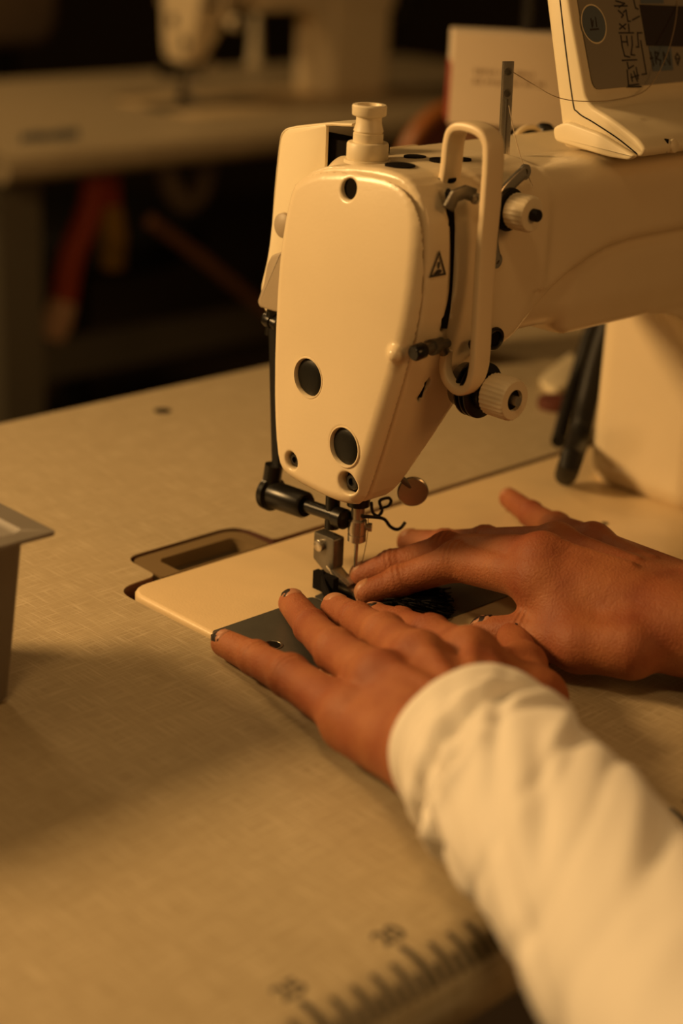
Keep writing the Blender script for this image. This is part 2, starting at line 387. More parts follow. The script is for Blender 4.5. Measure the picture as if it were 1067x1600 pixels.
# ------------------------------------------------------------------ sewing table
TZ = -0.9; YB, YF = 317, -216; X0, X1 = -455, 745; RB = 18
def make_table():
    T = thing('sewing_table', '', 'table')
    outer = [(X0, YF), (X1, YF)]+roundp([(X1, YF), (X1, YB), (X0, YB), (X0, YF)], [0, 12, 12, 0])[6:-6]
    outer = [(X0, YF), (X1, YF), (X1, YB-12), (X1-3.5, YB-3.5), (X1-12, YB), (X0+12, YB), (X0+3.5, YB-3.5), (X0, YB-12)]
    hole = roundp([(-85.5, -110), (398, -110), (398, 75.6), (17, 75.6), (14.5, 103), (-59, 103), (-60, 76), (-86.5, 74.5)],
                  [14, 14, 12, 3, 14, 9, 5, 19], 7)
    me = curve_mesh('tabletop', [outer, hole], TZ-34, TZ, lam)
    top = link('tabletop', me, lam, T)
    n = 14; prof = [(YF-RB*math.sin(math.pi*k/n), TZ-RB+RB*math.cos(math.pi*k/n)) for k in range(n+1)]
    V = [(x, y, z) for x in (X0, X1) for y, z in prof]; m = n+1
    Fc = [(k, k+m, k+1+m, k+1) for k in range(n)]+[list(range(m))[::-1], [k+m for k in range(m)]]
    obj('front_edge_roll', V, Fc, lam, T, sharp=60)
    g = Geo(); g.box((155, -20, -52), (488, 190, 4)); g.build('oil_pan', redgap, T, False)
    me = curve_mesh('gap_dark_sheet', [[(-90, -113), (400, -113), (400, 79), (-90, 79)], rrect(-83.4, 395.4, -107.4, 71.4, 12)], TZ-14, TZ-8.5, redgap)  # added sheet that keeps the gap round the bed dark red
    link('gap_dark_sheet', me, redgap, T)
    hl = np.array(hole); n = len(hl); ctr = np.array((150, -18)); V = []
    for a, b in hl:
        dv = np.array((np.sign(ctr[0]-a) if abs(a) > 80 or a > 390 else 0, np.sign(ctr[1]-b) if b > 60 or b < -100 else 0))*.15
        V += [(a+dv[0], b+dv[1], TZ-.5), (a+dv[0], b+dv[1], TZ-12)]
    obj('gap_dark_wall', V, [(2*k, 2*k+1, (2*k+3) % (2*n), (2*k+2) % (2*n)) for k in range(n)], redgap, T)  # added dark red skin hiding the lit cut edge of the tabletop
    # hinge pocket
    pk = roundp([(-57.5, 74.5), (12.5, 74.5), (12.5, 101.5), (-57.5, 101.5)], [1.5, 1.5, 12, 8], 6)
    inn = roundp([(-46, 73.0), (3.5, 73.0), (3.5, 93), (-46, 93)], [.5, .5, 3, 3], 4)
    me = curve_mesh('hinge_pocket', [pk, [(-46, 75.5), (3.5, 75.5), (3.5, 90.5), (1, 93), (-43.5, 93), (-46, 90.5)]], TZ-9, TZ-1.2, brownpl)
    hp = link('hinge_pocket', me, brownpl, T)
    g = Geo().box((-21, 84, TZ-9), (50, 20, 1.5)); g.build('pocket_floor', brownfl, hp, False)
    # grommet hole near the back edge
    c = at(254, 642, 2, TZ); g = Geo().lathe([(-4, 5.2), (.25, 5.4), (.4, 4.5), (.3, 4.4)], c, (0, 0, 1), 28); g.build('cable_hole_cap', dark, T)
    for x in (X0+55, X1-55):
        for y in (YF+60, YB-60):
            Geo().box((x, y, (TZ-34+FZ)/2), (58, 34, -FZ+TZ-34)).build('leg', table_leg_m, T, False)
        Geo().box((x, 50, FZ+30), (30, 420, 40)).build('foot_bar', table_leg_m, T, False)
    Geo().box((150, YB-60, -420), (1080, 18, 60)).build('crossbar', table_leg_m, T, False)
    return T
table = make_table(); bgtable = copy_tree(table)

def ruler_part(T):
    g = Geo()
    def on_roll(s):   # arc length from the start of the ruler strip towards the operator
        y = YF+6-s
        if s < 6: return y, TZ+.12
        a = (s-6)/RB; return YF-(RB+.12)*math.sin(a), TZ-RB+(RB+.12)*math.cos(a)
    def tick(x, s0, s1, wd):
        S = np.linspace(s0, s1, 6); V = []
        for s in S:
            y, z = on_roll(s); V += [(x-wd/2, y, z), (x+wd/2, y, z)]
        g.add(V, [(2*k, 2*k+1, 2*k+3, 2*k+2) for k in range(5)])
    for k in range(-75, 56):
        x = -188+(k+20)*4.42
        if x < X0+10: continue
        lab = (k % 10 == 0)
        tick(x, 3.5 if lab else (15.5 if k % 2 else 8.5), 22.5, 2.6 if lab else 2.2)
    o = g.build('ruler_marks', ink, T, False); 
    for k in range(-75, 56):
        if k % 10 == 0:
            x = -188+(k+20)*4.42
            if x < X0+10: continue
            y, z = on_roll(-4.5); t = text_mesh(str(abs(20-(k+20)//2)), 11, (x+1.5, YF+8.5, TZ+.1), (1, 0, 0), (0, 1, 0), 'ruler_numeral', ink, o)
    return o
ruler_part(table)
tag(table, 'large linen-textured laminate table top in the foreground with ruler marks along its rounded front edge', 'table')
tag(bgtable, 'blurred second sewing table standing behind, at the upper left', 'table')

# ------------------------------------------------------------------ sewing machine
HEAD = smooth_poly([(29, 196), (14, 203), (-10, 206.5), (-25, 207), (-36, 205), (-44, 199), (-49, 188), (-50.5, 170), (-50, 153), (-46.5, 134), (-37.5, 102),
        (-27, 68), (-22, 57.5), (-17, 54.5), (-7, 53.2), (6, 53.5), (24, 55), (31, 58), (34.5, 65), (36.5, 83), (38, 111), (37.5, 144), (35, 177), (33, 190)], 2)
def make_machine(detail=True):
    M = thing('sewing_machine', '', 'sewing machine')
    # cast arm, head and pillar
    arch = smooth_poly([(30, 126), (46, 131), (71, 149), (110, 163), (165, 165), (240, 164)], 3, False)+[np.array((420, 164)), np.array((420, 206)), np.array((20, 206)), np.array((20, 126))]
    slotA = smooth_poly([(-4, 214), (-4, 203), (-1, 184), (0, 157), (-1.5, 141)], 3, False)
    slotB = [(-1, 116), (-4, 108)]
    def body(P):
        x, y, z = P[:, 0], P[:, 1], P[:, 2]; yz = P[:, 1:3]
        h2 = poly2(yz, HEAD)+.6
        hd = extr(h2, -17.5, 60, x, 2.5)
        sl = (x-(4+(z-63)*.53))*.88
        hd = smax(hd, np.where(z < 150, sl, -50), 3)
        arm = rbox(P, (0, -43.5, 127), (352, 40, 203.5), 13)
        arm = smin(arm, rbox(P, (88, -43.0, 122), (352, 40, 160), 5), 9)
        xz = np.stack([x, z], 1)
        fr = extr(poly2(xz, arch), -50.5, -20, y, 6)
        topr = ln(np.stack([np.maximum(y*-1-36.5, 0), np.maximum(z-189.5, 0)], 1))-14
        fr = smax(fr, topr, 2)
        d = smin(arm, fr, 4)
        d = smin(d, hd, 7)
        pl = rbox(P, (219, -44, -6), (350, 38, 203), 17)
        d = smin(d, pl, 8)
        rf = 62*np.clip((10-y)/50, .05, 1); fx, fz = 218.7-rf, 122.5-rf           # casting fillet between the arm and the pillar
        fil = np.maximum(np.maximum(np.maximum(fx-x, x-228), np.maximum(fz-z, z-134)), np.maximum(-42.2-y, y-36))
        fil = np.maximum(fil, (rf-np.hypot(np.maximum(x-fx, 0), np.maximum(z-fz, 0)))*.8)
        d = smin(d, fil, 2)
        # take-up lever slots
        def grv(poly, w_):
            dd = np.full(len(P), 99.)
            for a, b in zip(poly[:-1], poly[1:]):
                a = np.array(a, float); b = np.array(b, float); ab = b-a; t = np.clip(((xz-a)@ab)/(ab@ab), 0, 1)
                dd = np.minimum(dd, ln(xz-a-t[:, None]*ab))
            return dd-w_
        d = smax(d, -np.maximum(grv(slotA, 1.7), y+42), .6)
        d = smax(d, -np.maximum(grv(slotB, 1.2), y+34), .5)
        return d
    b = sdf_obj('machine_casting', body, (-22, -56, -1), (356, 46, 212), 1.9, cream, M)
    # dark inside of the take-up slot
    Geo().tube([(p[0], -47.6, min(p[1], 200)) for p in slotA], 1.65, 8).build('takeup_slot', dark, M)
    Geo().tube([(p[0], -38.2, p[1]) for p in slotB], 1.0, 8).build('thread_slot', dark, M)
    # face plate
    holes = [(-6, 196, 4.4, 9), (10, 109, 8.9, 4), (-15, 83, 8.9, 4), (21, 66, 4.2, 9), (-17, 66, 5.2, 9)]
    def face(P):
        x, y, z = P[:, 0], P[:, 1], P[:, 2]
        cv = .0011*(y+6)**2+.0022*np.maximum(z-150, 0)**2+.0012*np.maximum(95-z, 0)**2
        d2 = poly2(P[:, 1:3], HEAD)
        d = extr(d2, -26.5+0*x, -8, x-cv, 6.5)
        d = np.maximum(d, x+19)
        d = smin(d, cone(P, (-20, -40, 132), (-25.5, -42.5, 132), 3.6, 3.4), 2.5)
        for hy, hz, r, dep in holes:
            rr = np.hypot(y-hy, z-hz); d = smax(d, -(rr-r), 1.6)
        return d
    sdf_obj('face_plate', face, (-30, -56, 48), (-17.5, 44, 212), .8, cream, M)
    for hy, hz, r, dep in holes:
        if r > 8:
            Geo().lathe([(0, 8.7), (2.6, 8.6), (3.2, 7.9), (3.7, 5), (3.9, 2), (3.95, .2)], (-22.0+(.0011*(hy+6)**2+.0012*max(0, 95-hz)**2), hy, hz), (-1, 0, 0), 40).build('rubber_plug', rubber, M)
            Geo().lathe([(-3, 10.0), (0, 9.9), (.55, 9.5), (.6, 9.0), (0, 8.7), (-3, 8.6)], (-26.2+(.0011*(hy+6)**2+.0012*max(0, 95-hz)**2), hy, hz), (-1, 0, 0), 40).build('plug_rim', cream, M)
        else:
            Geo().lathe([(0, r+.3), (.4, r+.3)], (-19.4, hy, hz), (-1, 0, 0), 32).build('screw_recess', dark, M)
            if hz < 100: Geo().lathe([(0, r*.72), (2.2, r*.72), (3.0, r*.6), (3.0, r*.35), (1.8, r*.3), (1.8, .1)], (-19.5, hy, hz), (-1, 0, 0), 30).build('screw', black, M)
    # bed and plates
    g = Geo().prism(rrect(-83, 395, -107, 71, 12), -26, 0, XY, 2.4, 4); g.build('bed', bed_m, M)
    g = Geo().prism(rrect(-82.6, -20, -50, 8, 2.0, 3), -1.5, .55, XY, .4, 2); s = g.build('slide_plate', plate_m, M)
    c = at(426, 1008, 2, .6); Geo().lathe([(0, 4.6), (.25, 4.6), (.35, 3.9), (.1, 3.7)], c, (0, 0, 1), 30).build('finger_notch', dsteel, s)
    Geo().lathe([(0, 3.4), (.3, 3.4)], c, (0, 0, 1), 24).build('notch_hole', dark, s)
    Geo().box((-82.7, -22, -3.0), (1.2, 58, 4.8)).build('slide_plate_edge', black, s, False)
    g = Geo().prism(rrect(-19.4, 96, -50, 8, 2, 3), -1.5, .5, XY, .4, 2); npl = g.build('needle_plate', plate_m, M)
    Geo().box((8, 0, .75), (28, 2.2, .6)).build('feed_dog', dsteel, npl, False)
    c = at(945, 818, 2, 0); Geo().lathe([(0, 2.0), (.2, 2.0)], c, (0, 0, 1), 20).build('oil_hole', dark, M)
    # presser knob
    Geo().lathe([(0, 10.3), (1.5, 10.1), (1.6, 9.0), (2, 9.2), (8.0, 9.2), (8.8, 8.7), (8.9, 6.8)], (-2, 3.2, 204.5), (0, 0, 1), 48).build('pressure_knob_collar', knob_m, M)
    Geo().lathe([(0, 6.6), (4, 6.6), (4.2, 6.2), (4.8, 6.2), (5, 6.6), (8, 5.7), (11, 5.6), (11.6, 7.2), (12, 7.5), (15.6, 7.6), (16.2, 7.1), (16.2, 5.3), (15.0, 4.9)], (-2, 3.2, 213.2), (0, 0, 1), 48).build('pressure_knob', knob_m, M)
    # thread guard strap
    pts = [(-38, 200), (-39, 209), (-39.6, 219), (-41.5, 224.2), (-46.5, 226.4), (-55, 226.0), (-60.3, 223), (-62.2, 216), (-62.4, 195), (-62, 176), (-62.5, 150), (-63, 127), (-60.5, 117), (-55, 114), (-49, 116.5), (-46, 122), (-46.5, 130)]
    sp = smooth_poly(pts, 4, False); ws = np.interp(np.arange(len(sp)), [0, len(sp)*.68, len(sp)*.8, len(sp)], [5.6, 5.2, 3.0, 2.3])
    Geo().tube([(.6+w_, p[0], p[1]) for p, w_ in zip(sp, ws)], 1, 20, flat=(ws, 2.1, (1, 0, 0))).build('take_up_guard', guard_m, M)
    a = at(645, 553, 1, -51); 
    Geo().lathe([(0, 2.8), (1, 3.5), (6, 3.5), (7, 2.8)], a, (1, .0, .12), 26).build('guard_screw', black, M)
    Geo().lathe([(0, 2.4), (5, 2.4), (5.2, 3.6), (8, 3.6), (8.2, 2.2), (17, 2.0)], a+np.array((7, 0, .8)), (1, .12, -.02), 24).build('guard_stud', dsteel, M)
    Geo().tube([a+np.array((14, 2, 0)), a+np.array((20, 3, 1)), a+np.array((25, 5, -4))], 2.6, 14).build('guard_bracket', dsteel, M)
    # pretension knob on the arm
    def axis_at(u, v, y): p = at(u, v, 1, y); return p
    k = axis_at(816, 332, -61); bx, bz = k[0], k[2]
    brk = smooth_poly([(bx+10, bz+15), (bx+4, bz+12), (bx-4, bz+6), (bx-7, bz-4), (bx-7.5, bz-14), (bx-4.5, bz-22)], 4, False)
    pb = Geo().tube([(p[0], -52.2, p[1]) for p in brk], 1, 14, flat=(1.0, 3.0, (0, 1, 0))).build('pretension_bracket', steel, M)
    for dx, dz in ((10, 15), (-4.5, -22)): Geo().lathe([(0, 3.4), (1.4, 3.4), (1.5, 1.4), (.4, 1.3)], (bx+dx, -51.5, bz+dz), (0, -1, 0), 24).build('bracket_eye', steel, pb)
    Geo().lathe([(0, 9.2), (1.2, 9.4), (1.6, 8.6), (2.6, 8.6), (2.8, 5), (3.6, 5)], (bx, -52.8, bz), (0, -1, 0), 40).build('pretension_disc', blackp, M)
    Geo().lathe([(0, 7.2), (.6, 7.7, 1), (9.6, 7.7, 1), (10.6, 7.0), (10.6, 3)], (bx, -56.2, bz), (0, -1, 0), 96, knurl=.025, kn=24).build('pretension_knob', knob_m, M)
    Geo().lathe([(0, 2.7), (3.2, 2.7), (3.8, 2.2)], (bx, -66.6, bz), (0, -1, 0), 24).build('knob_stud', blackp, M)
    # main tension
    k = axis_at(792, 622, -72); bx, bz = k[0], k[2]
    Geo().lathe([(0, 10), (5, 10), (5.2, 8)], (bx, -46, bz), (0, -1, 0), 40).build('tension_boss', dsteel, M)
    for i in range(3): Geo().lathe([(0, 11.5), (.6, 12.6), (1.3, 12.6), (1.9, 11.2)], (bx, -51.5-i*2.7, bz), (0, -1, 0), 48).build('tension_disc', black, M)
    Geo().lathe([(0, 8.4), (3.5, 8.4)], (bx, -58.5, bz), (0, -1, 0), 40).build('tension_spring_cup', black, M)
    Geo().lathe([(0, 8.2), (.8, 9.2, 1), (12.6, 9.2, 1), (13.6, 8.5), (13.6, 4.8), (11, 4.6)], (bx, -63, bz), (0, -1, 0), 108, knurl=.022, kn=27).build('tension_knob', knob_m, M)
    Geo().lathe([(0, 4.7), (.2, 4.7)], (bx, -74.6, bz), (0, -1, 0), 24).build('knob_recess', dark, M)
    Geo().tube([(bx, -74, bz), (bx, -78.5, bz)], 2.2, 14).build('tension_stud', steel, M)
    # thread eyelets on the arm front
    p = at(768, 528, 1, -50); g = Geo()
    g.tube([p+np.array((5*math.cos(t), -1.6, 4.2*math.sin(t))) for t in np.linspace(0, 2*math.pi, 25)], 1.1, 8, caps=False); g.build('thread_eyelet', black, M)
    Geo().lathe([(0, 4.4), (1.2, 4.2)], p+np.array((0, 0, 0)), (0, -1, 0), 24).build('eyelet_hole', dark, M)
    Geo().tube([p+np.array((-14, -1, -1)), p+np.array((-5, -2, 0))], 2.6, 10).build('eyelet_arm', black, M)
    p = at(722, 311, 1, -50.5); g = Geo(); g.tube([p+np.array((-9, -.6, -3)), p+np.array((-6, -1, 2)), p+np.array((0, -1.2, 3.2)), p+np.array((6, -1.2, 1.2))], 1, 12, flat=(3.0, 1.0, (0, 0, 1)))
    tg = g.build('thread_guide', dsteel, M); Geo().lathe([(0, 2.6), (1.4, 2.4), (1.6, 1.2), (.8, 1.0)], p+np.array((6, -1.4, 0)), (0, -1, 0), 20).build('guide_screw', steel, tg)
    # warning triangle
    cpt = at(684, 417, 1, -50.2); g = Geo(); q = [(0, 9.2), (-6.6, -5), (6.6, -5)]; qi = [(a_*.72, b_*.72-.1) for a_, b_ in q]
    yy = -50.55; V = [(cpt[0]+a_*.8, yy, cpt[2]+b_*.8) for a_, b_ in q+qi]; g.add(V, [(0, 1, 4, 3), (1, 2, 5, 4), (2, 0, 3, 5)])
    tri = g.build('warning_triangle', ink, M, False)
    g = Geo(); 
    for dx, dz, a_, b_ in ((.2, .8, .7, 1.6), (.4, -2.0, 1.9, 1.0), (-1.4, -2.6, 1.2, .5)):
        g.add([(cpt[0]+dx+a_*math.cos(t), yy, cpt[2]+dz+b_*math.sin(t)) for t in np.linspace(0, 2*math.pi, 14)[:-1]], [list(range(13))])
    g.build('warning_pictogram', ink, tri, False)
    # top vents and slot bracket
    for u, v, a_ in ((625, 259, 6.6), (692, 277, 6), (648, 249, 5), (690, 254, 5.5), (733, 268, 4), (722, 253, 4)):
        zt = 205.5; hy_ = sorted([tuple(q_) for q_ in HEAD if q_[1] > 185])
        for _ in range(4): p = at(u, v, 2, zt); zt = float(np.interp(p[1], [q_[0] for q_ in hy_], [q_[1] for q_ in hy_]))-.55 if p[0] < 58 else 203.4
        p = at(u, v, 2, zt)
        if p[1] < -40.5: continue
        Geo().lathe([(-4, a_), (1.5 if p[0] > 12 else .5, a_), (1.55 if p[0] > 12 else .55, a_-.4)], p, (0, 0, 1), 28).build('top_vent', dark, M)  # raised near-black discs standing in for the shaded vent openings
    p = at(622, 244, 1, 34); q = rrect(p[0]-13, p[0]+14, p[2]-3.0, p[2]+3.4, 2.6, 4); q.append(q[0])
    br = Geo().tube([(a_, 34, b_) for a_, b_ in q], 1.2, 10, caps=False).build('slot_bracket', cream, M)
    Geo().box((p[0], 36, p[2]), (24, 1, 5)).build('bracket_shadow_gap', dark, br, False)  # dark slab stands in for the shade inside the bracket slot
    # bobbin winder behind the arm
    p = at(822, 246, 1, 34)
    ring = Geo().tube([p+np.array((15*math.cos(t), 0, 15*math.sin(t))) for t in np.linspace(0, 2*math.pi, 49)], 1.5, 10, caps=False).build('bobbin_winder_ring', cream, M)
    Geo().lathe([(0, 14.4), (5, 14.0)], p+np.array((0, -1, 0)), (0, 1, 0), 40).build('winder_disc', rubber, ring)
    p = at(846, 205, 1, 44); Geo().lathe([(0, 3.4), (2, 4.6), (7, 4.6), (9, 3)], p, (-.5, -.85, .1), 24).build('winder_knob', black, M)
    p2 = p+np.array((3, 5, 0)); Geo().tube([p2, p2+np.array((4, 3, -22))], 2.2, 10).build('winder_post', dsteel, M)
    # thread post
    a, b_ = at(787, 236, 1, -14), at(794, 96, 1, -14); a = a-(b_-a)*.08
    dz = (b_-a)/np.linalg.norm(b_-a)
    tp = Geo().tube([a+(b_-a)*t for t in (0, .35, .6, .8, 1)], 1, 16, flat=(2.7, .9, (.8, -.6, 0))).build('thread_post', steel, M)
    Geo().tube([a+(b_-a)*t+np.array((-.55, -.75, 0)) for t in (0.05, .3, .62)], .7, 8).build('post_rib', dsteel, tp)
    for t in (.9, .68): 
        c = a+(b_-a)*t+np.array((-.6, -.8, 0)); Geo().lathe([(0, 1.7), (.4, 1.7), (.5, 1.0), (.2, .9)], c, (-.6, -.8, 0), 20).build('post_eyelet', dark if t < .0 else dsteel, tp)
    # box cover behind the head
    poly = roundp([(37, 216), (67, 209.5), (73.5, 149), (79, 131), (75, 121), (37, 119)], [2, 7, 10, 5, 3, 2], 5)
    cb = Geo().prism(poly, 5, 7, YZ, .6, 2).build('rear_cover', cream2, M)
    top = [(21, 217.7), (28, 216.9), (36, 216.0), (50, 213.2), (60, 211.0), (65.5, 208.6), (68, 203), (70.5, 180), (72.4, 152), (77.0, 133), (74.6, 123)]
    Geo().tube([(14.5, a, b) for a, b in smooth_poly(top, 4, False)], 1, 14, flat=(9.4, .9, (1, 0, 0))).build('cover_shell', cream2, cb)
    Geo().box((16, 40, 166), (14, 52, 86)).build('cover_dark_interior', dark, cb, False)  # dark box painted as the shaded hollow under the cover
    lv = [at(u, v, 0, 1) for u, v in ((445, 392), (428, 398), (421, 412), (415, 445), (406, 470), (409, 479), (434, 487), (445, 487))]
    Geo().prism(roundp([(p[1], p[2]) for p in lv], 1.5, 3), -1, 4, YZ, 1.2, 3).build('tension_release_lever', greycream, M)
    p = at(446, 352, 0, 2); Geo().lathe([(0, 6), (2, 5.8), (3, 4.5), (3.2, .2)], p, (-1, 0, 0), 28).build('lever_pivot', greycream, M)
    # wiper unit
    Geo().tube([(2, 66, 124), (2, 67, 112)], 3, 12).build('wiper_hinge', black, M)
    p = at(424, 500, 0, 2); Geo().lathe([(0, 3.2), (2, 3.8), (5, 3.8), (5.3, 3), (7.5, 3), (7.8, 3.9), (10, 3.9), (11, 2.5)], p+np.array((0, 4, 0)), (0, -1, -.1), 24).build('wiper_pivot_screw', black, M)
    Geo().tube([(0, 63, 116), (-1, 60, 90), (-2, 57, 66), (-3, 54, 44)], 1, 12, flat=(2.6, 1.1, (0, 1, .05))).build('wiper_link', blackp, M)
    cz = 37.5
    wu = Geo().lathe([(0, 6.5), (1, 8.4), (4.5, 8.6), (5, 6.8), (6, 6.8), (27, 6.6), (28.5, 5.6), (28.6, 3.4), (50, 3.2)], (-5, 58.5, cz-2.5), (0, -1, .05), 36).build('wiper_cylinder', black, M)
    Geo().lathe([(0, 3.5), (1, 5.0), (6.5, 5.0), (7.5, 4)], (-5, 10, cz-.3), (0, -1, .05), 30).build('wiper_end_cap', black, wu)
    Geo().tube([(-5, 56, 38), (-4, 55, 50)], 4.6, 14).build('wiper_mount', black, wu)
    # presser bar and foot
    Geo().tube([(-4, 13, 60), (-4, 13, 30)], 3.6, 20).build('presser_bar', black, M)
    pf = thing_part('presser_foot', M)
    g = Geo().prism(roundp([(6.5, 27), (6.5, 12), (9, 8), (15, 10), (20.5, 13), (20.5, 27)], 1.2, 3), -8.5, -1.5, YZ, .6, 2); g.build('foot_shank', dsteel, pf)
    Geo().lathe([(0, 3.0), (2, 2.9), (2.3, 2.4)], (-8.4, 15.5, 21.5), (-1, 0, 0), 24).build('foot_screw', steel, pf)
    Geo().tube([(-5, 11, 12), (-5, 4, 8), (-4, -2, 5)], 1, 12, flat=(3.6, 1.6, (1, 0, 0))).build('foot_bridge', steel, pf)
    sole = [(-9, 9), (-9, -12), (-8, -16), (-4.5, -17.5), (-1.6, -16), (-1.4, 1), (1.4, 1), (1.6, -14), (3.5, -16), (5.5, -12), (5.5, 9)]
    Geo().prism(roundp(sole, .8, 2), 2.6, 4.6, XY, .5, 2).build('foot_sole', steel, pf)
    Geo().tube([(-9, 6, 5.5), (5.5, 6, 5.5)], 1.3, 10).build('foot_pin', steel, pf)
    Geo().box((-14.5, 5, 7), (3.5, 14, 9)).build('foot_side_guide', cloth_b, pf, False)
    # needle bar
    nb = Geo().lathe([(0, 3.3), (16, 3.3)], (0, 0, 38), (0, 0, 1), 28).build('needle_bar', steel, M)
    Geo().lathe([(0, 5.4), (6, 5.8), (9, 5.2)], (0, 0, 44.5), (0, 0, 1), 28).build('bar_bushing', black, nb)
    cl = Geo().lathe([(0, 3.2), (.8, 4.4), (4.0, 4.4), (4.2, 4.1), (5, 4.1), (5.2, 4.5), (11, 4.5), (12, 3.4)], (0, 0, 26), (0, 0, 1), 28).build('needle_clamp', steel, M)
    Geo().lathe([(0, 1.6), (5, 1.6), (5.1, 2.1), (7, 2.1)], (0, 0, 34), (.6, -.8, 0), 16).build('clamp_screw', steel, cl)
    Geo().tube([(0, 0, 27), (0, 0, 18), (0, 0, 9), (0, 0, -2)], [1.05, .95, .6, .25], 12).build('needle', steel, M)
    hk = [at(u, v, 1, -4) for u, v in ((566, 807), (584, 808), (600, 811), (609, 822), (618, 827), (626, 825), (633, 816))]
    Geo().tube(smooth_poly(hk, 4, False), .85, 10).build('thread_hook', black, M)
    hk = [at(u, v, 1, -2) for u, v in ((580, 785), (582, 800), (590, 806), (597, 798), (593, 783), (606, 778), (611, 783), (606, 791), (594, 794))]
    Geo().tube(smooth_poly(hk, 4, False), .8, 8).build('thread_loop', black, M)
    p = at(645, 769, 1, -10); ds = Geo().lathe([(-3, 3), (-2.6, 7.0), (-1, 7.5), (0, 7.5), (.5, 6.9), (.4, .2)], p, (-.62, -.74, -.1), 40).build('knee_lift_disc', steel, M)
    Geo().tube([p+np.array((1, 1, 1)), p+np.array((-8, 4, 10)), p+np.array((-12, 8, 16))], 1.6, 10).build('disc_arm', dsteel, ds)
    # handwheel end
    Geo().lathe([(0, 20), (6, 34), (10, 58), (14, 62), (34, 62), (38, 58), (38, 20), (42, 18)], (351, -2, 165), (1, 0, 0), 64).build('handwheel', blackp, M)
    make_panel(M)
    return M
def thing_part(name, parent):
    o = bpy.data.objects.new(name, None); C.objects.link(o); o.parent = parent; o.empty_display_size = .01; return o
def make_panel(M):
    XL, XR = 108, 262
    pr = [(-17, 205.5), (-15, 216), (-1, 266), (12, 312), (0, 316), (-14, 268), (-28, 229.5), (-32, 226), (-46, 221.5), (-60, 215), (-64.5, 211), (-63, 207.5), (-50, 206)]
    rp = roundp(pr, [3, 3, 10, 5, 5, 10, 3, 4, 6, 5, 2, 2, 5], 4)
    pn = Geo().prism(rp, XL, XR, YZ, 1.6, 3).build('control_panel', cream2, M)
    sm = [(-7, 306), (-14, 275), (-22, 240), (-24.5, 226), (-29, 221.5), (-40, 217), (-52, 212.5), (-61, 208)]
    sm = [(2, 314), (-8, 271), (-20, 229), (-24, 222.5), (-34, 219), (-48, 214), (-60, 208.5)]
    Geo().tube([(XL-.05, a, b) for a, b in smooth_poly(sm, 5, False)], .35, 6).build('shell_seam', dark, pn)
    Geo().prism(roundp([(-46, 205.2), (-58, 205.5), (-61, 208), (-40, 215), (-20, 218), (-12, 214), (-14, 208)], 2.5, 3), XL-3.0, XL+1, YZ, 1.2, 3).build('panel_foot', cream2, pn)
    # overlay on the tilted front
    A = np.array((XL, -28.2, 229.3)); B = np.array((XL, -14.2, 268.3)); up = (B-A)/np.linalg.norm(B-A); nrm = np.cross((1, 0, 0), up); nrm = nrm/np.linalg.norm(nrm)
    if nrm[1] > 0: nrm = -nrm
    def fc(a, b, w): return A+np.array((a, 0, 0))+up*b+nrm*w
    def pix(u, v): 
        p = atp(u, v, A, nrm)-A; return p[0], p@up
    q = pix(1067, 157); ov = roundp([(6, 3.5), (148, 3.5), (148, 82), (6, 82)], 5, 4)
    Geo().prism(ov, .2, .6, lambda a, b, w: fc(a, b, w), 0).build('panel_overlay', overlay, pn, False)
    def patch(name, P, m, par, z=.75): Geo().add([fc(a, b, z) for a, b in P], [list(range(len(P)))]).build(name, m, par, False)
    ovo = [c for c in pn.children if c.name.startswith('panel_overlay')][0]
    def strokes(name, L, wd, m, par, z=.85):
        g = Geo()
        for P in L:
            P = [np.array(pix(*p)) for p in P]
            for a, b in zip(P[:-1], P[1:]):
                e = b-a; l = np.linalg.norm(e)+1e-6; nn = np.array((-e[1], e[0]))/l*wd/2; e = e/l*wd*.3
                g.add([fc(*(a-e+nn), z), fc(*(a-e-nn), z), fc(*(b+e-nn), z), fc(*(b+e+nn), z)], [(0, 1, 2, 3)])
        return g.build(name, m, par, False)
    c = np.array(pix(926, 38)); R = abs(pix(926, 7)[1]-pix(926, 70)[1])/2
    patch('round_badge_rim', [tuple(c+R*np.array((math.cos(t), math.sin(t)))) for t in np.linspace(0, 2*math.pi, 41)[:-1]], cream2, ovo, .70)
    patch('round_badge', [tuple(c+R*.92*np.array((math.cos(t), math.sin(t)))) for t in np.linspace(0, 2*math.pi, 41)[:-1]], bluegrey, ovo, .78)
    strokes('badge_symbol', [[(921, 30), (923, 43)], [(928, 28), (930, 42)], [(920, 47), (933, 46)], [(924, 33), (924, 41)]], .9, ink, ovo)
    patch('display', [pix(997, 8), pix(1160, 14), pix(1166, 76), pix(1008, 72)], lcd, pn, .9)
    patch('tag_upper', [pix(998, -22), pix(1033, -22), pix(1035, 6), pix(999, 6)], bluegrey, ovo, .78)
    patch('tag_lower', [pix(1011, 73), pix(1046, 72), pix(1050, 110), pix(1018, 112)], bluegrey, ovo, .78)
    strokes('tag_figures', [[(1014, 82), (1019, 103)], [(1021, 82), (1023, 100)], [(1021, 82), (1027, 84), (1023, 92), (1030, 95), (1029, 103)], [(1034, 82), (1036, 102)], [(1034, 82), (1044, 101)], [(1042, 80), (1045, 102)], [(1014, 92), (1018, 91)]], 1.0, ink, ovo)
